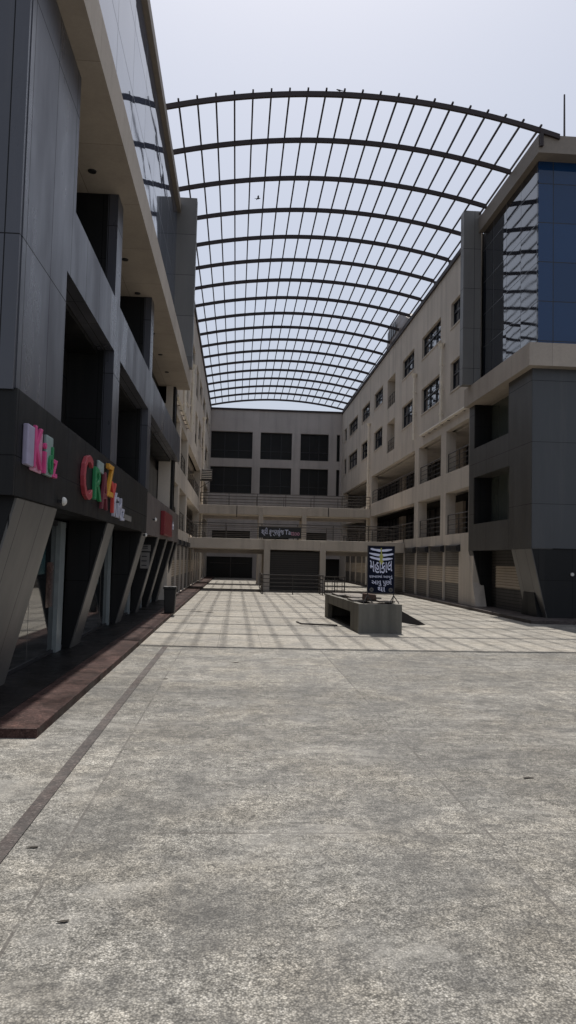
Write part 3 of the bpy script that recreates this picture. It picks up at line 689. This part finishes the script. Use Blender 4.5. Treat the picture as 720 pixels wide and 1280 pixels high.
# ------------------------------------------------------------------ shop signs
def letters(T, spec):
    for ch, mat, y, z, h, w, ext, off in spec:
        m = MB(); m.add(*text(ch, h / .72, ext, onXface(XF + .034 + ext + off, y, z), 0, w, .008)); m.build('letter', mat, T, bevel=.008)
S1 = thing('letter_sign', 'pastel pink, lilac and green raised letters at the near end of the black fascia', 'shop sign', (XF + .03, 9.8, 3.2))
m = MB(); m.box(XF + .032, XF + .10, 9.04, 9.33, 2.93, 3.41); m.build('backing', 'lilac', S1, bevel=.015)
m = MB(); m.box(XF + .032, XF + .065, 9.34, 9.85, 2.90, 3.42); m.build('backing', 'palepink', S1, bevel=.02)
m = MB(); m.box(XF + .032, XF + .085, 9.98, 10.32, 2.91, 3.43); m.build('backing', 'aqua', S1, bevel=.015)
letters(S1, (('K', 'pink', 9.55, 3.16, .52, .40, .02, .03), ('i', 'pink', 9.88, 3.10, .42, .09, .02, .03), ('d', 'green', 10.15, 3.10, .36, .20, .015, .05), ('z', 'pink', 10.46, 3.08, .36, .24, .03, .0)))
S2 = thing('letter_sign', 'bright multicoloured raised letters CRAZY with small white word on the black fascia', 'shop sign', (XF + .03, 15, 3.1))
letters(S2, (('C', 'red', 12.72, 3.13, .74, .74, .035, 0), ('R', 'green', 13.72, 3.11, .58, .66, .03, 0), ('A', 'maroon', 14.32, 3.04, .70, .60, .03, .02), ('Z', 'orange', 14.76, 3.28, .62, .62, .035, .035), ('Y', 'brightred', 15.30, 3.0, .62, .60, .03, .02),
             ('K', 'white', 15.72, 2.90, .50, .40, .03, .0), ('i', 'white', 16.05, 2.88, .46, .12, .03, .0), ('d', 'white', 16.36, 2.87, .44, .34, .03, .0), ('z', 'white', 16.80, 2.82, .38, .34, .03, .0)))
m = MB(); m.box(XF + .032, XF + .08, 13.72, 14.25, 3.38, 3.58); m.build('backing', 'aqua', S2, bevel=.015)
m = MB(); m.box(XF + .032, XF + .06, 17.15, 18.3, 2.70, 2.82); m.build('plate', 'sign_grey', S2)
RS = thing('box_sign', 'red square shop sign with white script fixed to the weathered grey fascia', 'shop sign', (XF, 27.3, 3.1))
m = MB(); m.box(XF + .022, XF + .16, 25.6, 28.6, 2.62, 3.42); m.build('panel', 'sign_red', RS, bevel=.02)
m = MB(); m.add(*text('Style', .42, .01, onXface(XF + .04, 30.0, 3.1), .2, 1.5, .01)); m.build('script', 'white', RS)
# floodlights on the fascia
for y, z, sc, lab in ((10.95, 2.62, 1, 'white half dome lamp under the near end of the black fascia'), (20.9, 2.45, .8, 'small white lamp under the black fascia beside the third slanted pillar'), (23.2, 2.98, 1.0, 'small white lamp on the weathered grey fascia left of the red sign')):
    T = thing('fascia_lamp', lab, 'lamp', (XF + .05, y, z), 'lamps on the sign fascia')
    m = MB(); r = .06 * sc; pts = []
    n = 8
    m.tube([(XF + .10 + r * .9 * math.sin(a), y, z + .02) for a in (0, .4, .8, 1.2, 1.5)], [r * math.cos(a) + .004 for a in (0, .4, .8, 1.2, 1.5)], 12); m.build('shade', 'lampw', T, smooth=False)
    m = MB(); m.bar((XF + .03, y, z + .02), (XF + .10, y, z + .02), .05); m.build('arm', 'frame', T)
# notices between the pillars
for y0, z0, z1, w, lab in ((24.4, 2.06, 2.26, .22, 'upper small grey notice sheet hung beside the fourth slanted pillar'), (24.35, 1.52, 2.02, .20, 'tall lower grey notice sheet hung beside the fourth slanted pillar')):
    T = thing('notice_sheet', lab, 'notice', (-2.7, y0, z0), 'notices by the fourth slanted pillar')
    m = MB(); m.box(-2.98, -2.98 + w + .08, y0, y0 + .02, z0, z1); m.build('sheet', 'sign_grey', T)
    m = MB()
    for k in range(3): m.box(-2.94, -2.94 + w * .8, y0 - .004, y0 - .001, z0 + .08 + k * (z1 - z0) * .28, z0 + .11 + k * (z1 - z0) * .28)
    m.build('print', 'frame', T)

# ------------------------------------------------------------------ birds
def bird(x, y, z, spread, lab, yaw=0, k=.45):
    m = MB(); ca, sa = math.cos(yaw) * k, math.sin(yaw) * k
    P = lambda a, b, c: (x + a * ca - b * sa, y + a * sa + b * ca, z + c * k)
    m.tube([P(-.16, 0, -.01), P(-.1, 0, 0), P(0, 0, .01), P(.1, 0, .03), P(.16, 0, .06), P(.21, 0, .06), P(.25, 0, .05)], [v * k for v in (.012, .04, .065, .055, .04, .035, .006)], 8)
    m.add([P(-.14, -.03, 0), P(-.3, -.06, -.02), P(-.3, .06, -.02), P(-.14, .03, 0), P(-.14, 0, .015), P(-.3, 0, -.005)], [(0, 1, 5, 4), (4, 5, 2, 3), (0, 3, 2, 1)])
    for s in (-1, 1):
        if spread: m.add([P(.1, s * .04, .03), P(-.06, s * .04, .02), P(-.1, s * .3, .12), P(-.02, s * .52, .1), P(.06, s * .28, .14)], [(0, 1, 2, 4), (4, 2, 3)]); m.add([P(.1, s * .04, .02), P(-.06, s * .04, .01), P(-.1, s * .3, .112), P(-.02, s * .52, .095), P(.06, s * .28, .13)], [(0, 1, 2, 4), (4, 2, 3)])
        else:
            m.add([P(.1, s * .05, .04), P(-.22, s * .03, .0), P(0, s * .075, -.02), P(0, s * .02, .07)], [(0, 1, 2), (0, 3, 1), (0, 2, 3), (1, 3, 2)]); m.tube([P(0, s * .025, -.05), P(.01, s * .025, -.13)], .008, 5)
    tag(m.build('bird', 'bird', None, loc=(x, y, z)), lab, 'bird')
bird(.5, 31.5, 17.0, True, 'dark bird gliding under the arched roof frame', R(10))
bird(3.1, Y1, archz(3.1, 0) + .15, False, 'dark bird perched on top of the nearest roof arch', R(180))

# ------------------------------------------------------------------ light, sky, camera
EL, TILT = R(63.7), R(2.5)
w = bpy.data.worlds.new('World'); SC.world = w; w.use_nodes = True; nt = w.node_tree
sky = nt.nodes.new('ShaderNodeTexSky'); sky.sky_type = 'NISHITA'; sky.sun_disc = False
sky.sun_elevation = EL; sky.sun_rotation = TILT; sky.air_density = 1.0; sky.dust_density = 4.2; sky.ozone_density = 3.0; sky.altitude = 0
bg = nt.nodes['Background']; hz = mixc(nt, .55, sky.outputs[0], (6.2, 6.55, 7.35)); nt.links.new(hz, bg.inputs[0]); bg.inputs[1].default_value = .11
ld = bpy.data.lights.new('sun', 'SUN'); ld.energy = 4.5; ld.angle = R(.53); ld.color = (1, .955, .89)
lo = bpy.data.objects.new('sun', ld); C.objects.link(lo)
d = Vector((-math.sin(TILT) * math.cos(EL), -math.cos(TILT) * math.cos(EL), -math.sin(EL)))
lo.rotation_euler = d.to_track_quat('-Z', 'Y').to_euler(); lo.location = (3, 40, 40)

cd = bpy.data.cameras.new('camera'); cam = bpy.data.objects.new('camera', cd); C.objects.link(cam); SC.camera = cam
yaw, pitch, roll = R(3.78), R(3.54), R(1.35)
f = Vector((math.sin(yaw) * math.cos(pitch), math.cos(yaw) * math.cos(pitch), math.sin(pitch)))
r0 = Vector((math.cos(yaw), -math.sin(yaw), 0)); u0 = r0.cross(f)
r_ = r0 * math.cos(roll) + u0 * math.sin(roll); u_ = u0 * math.cos(roll) - r0 * math.sin(roll)
cam.matrix_world = Matrix(((r_.x, u_.x, -f.x, 0), (r_.y, u_.y, -f.y, 0), (r_.z, u_.z, -f.z, 1.9), (0, 0, 0, 1)))
cd.sensor_fit = 'VERTICAL'; cd.sensor_height = 36; cd.lens = 962 / 1280 * 36; cd.clip_end = 1000; cd.clip_start = .05
SC.view_settings.view_transform = 'Standard'; SC.view_settings.look = 'None'; SC.view_settings.exposure = 0.0; SC.view_settings.gamma = 1
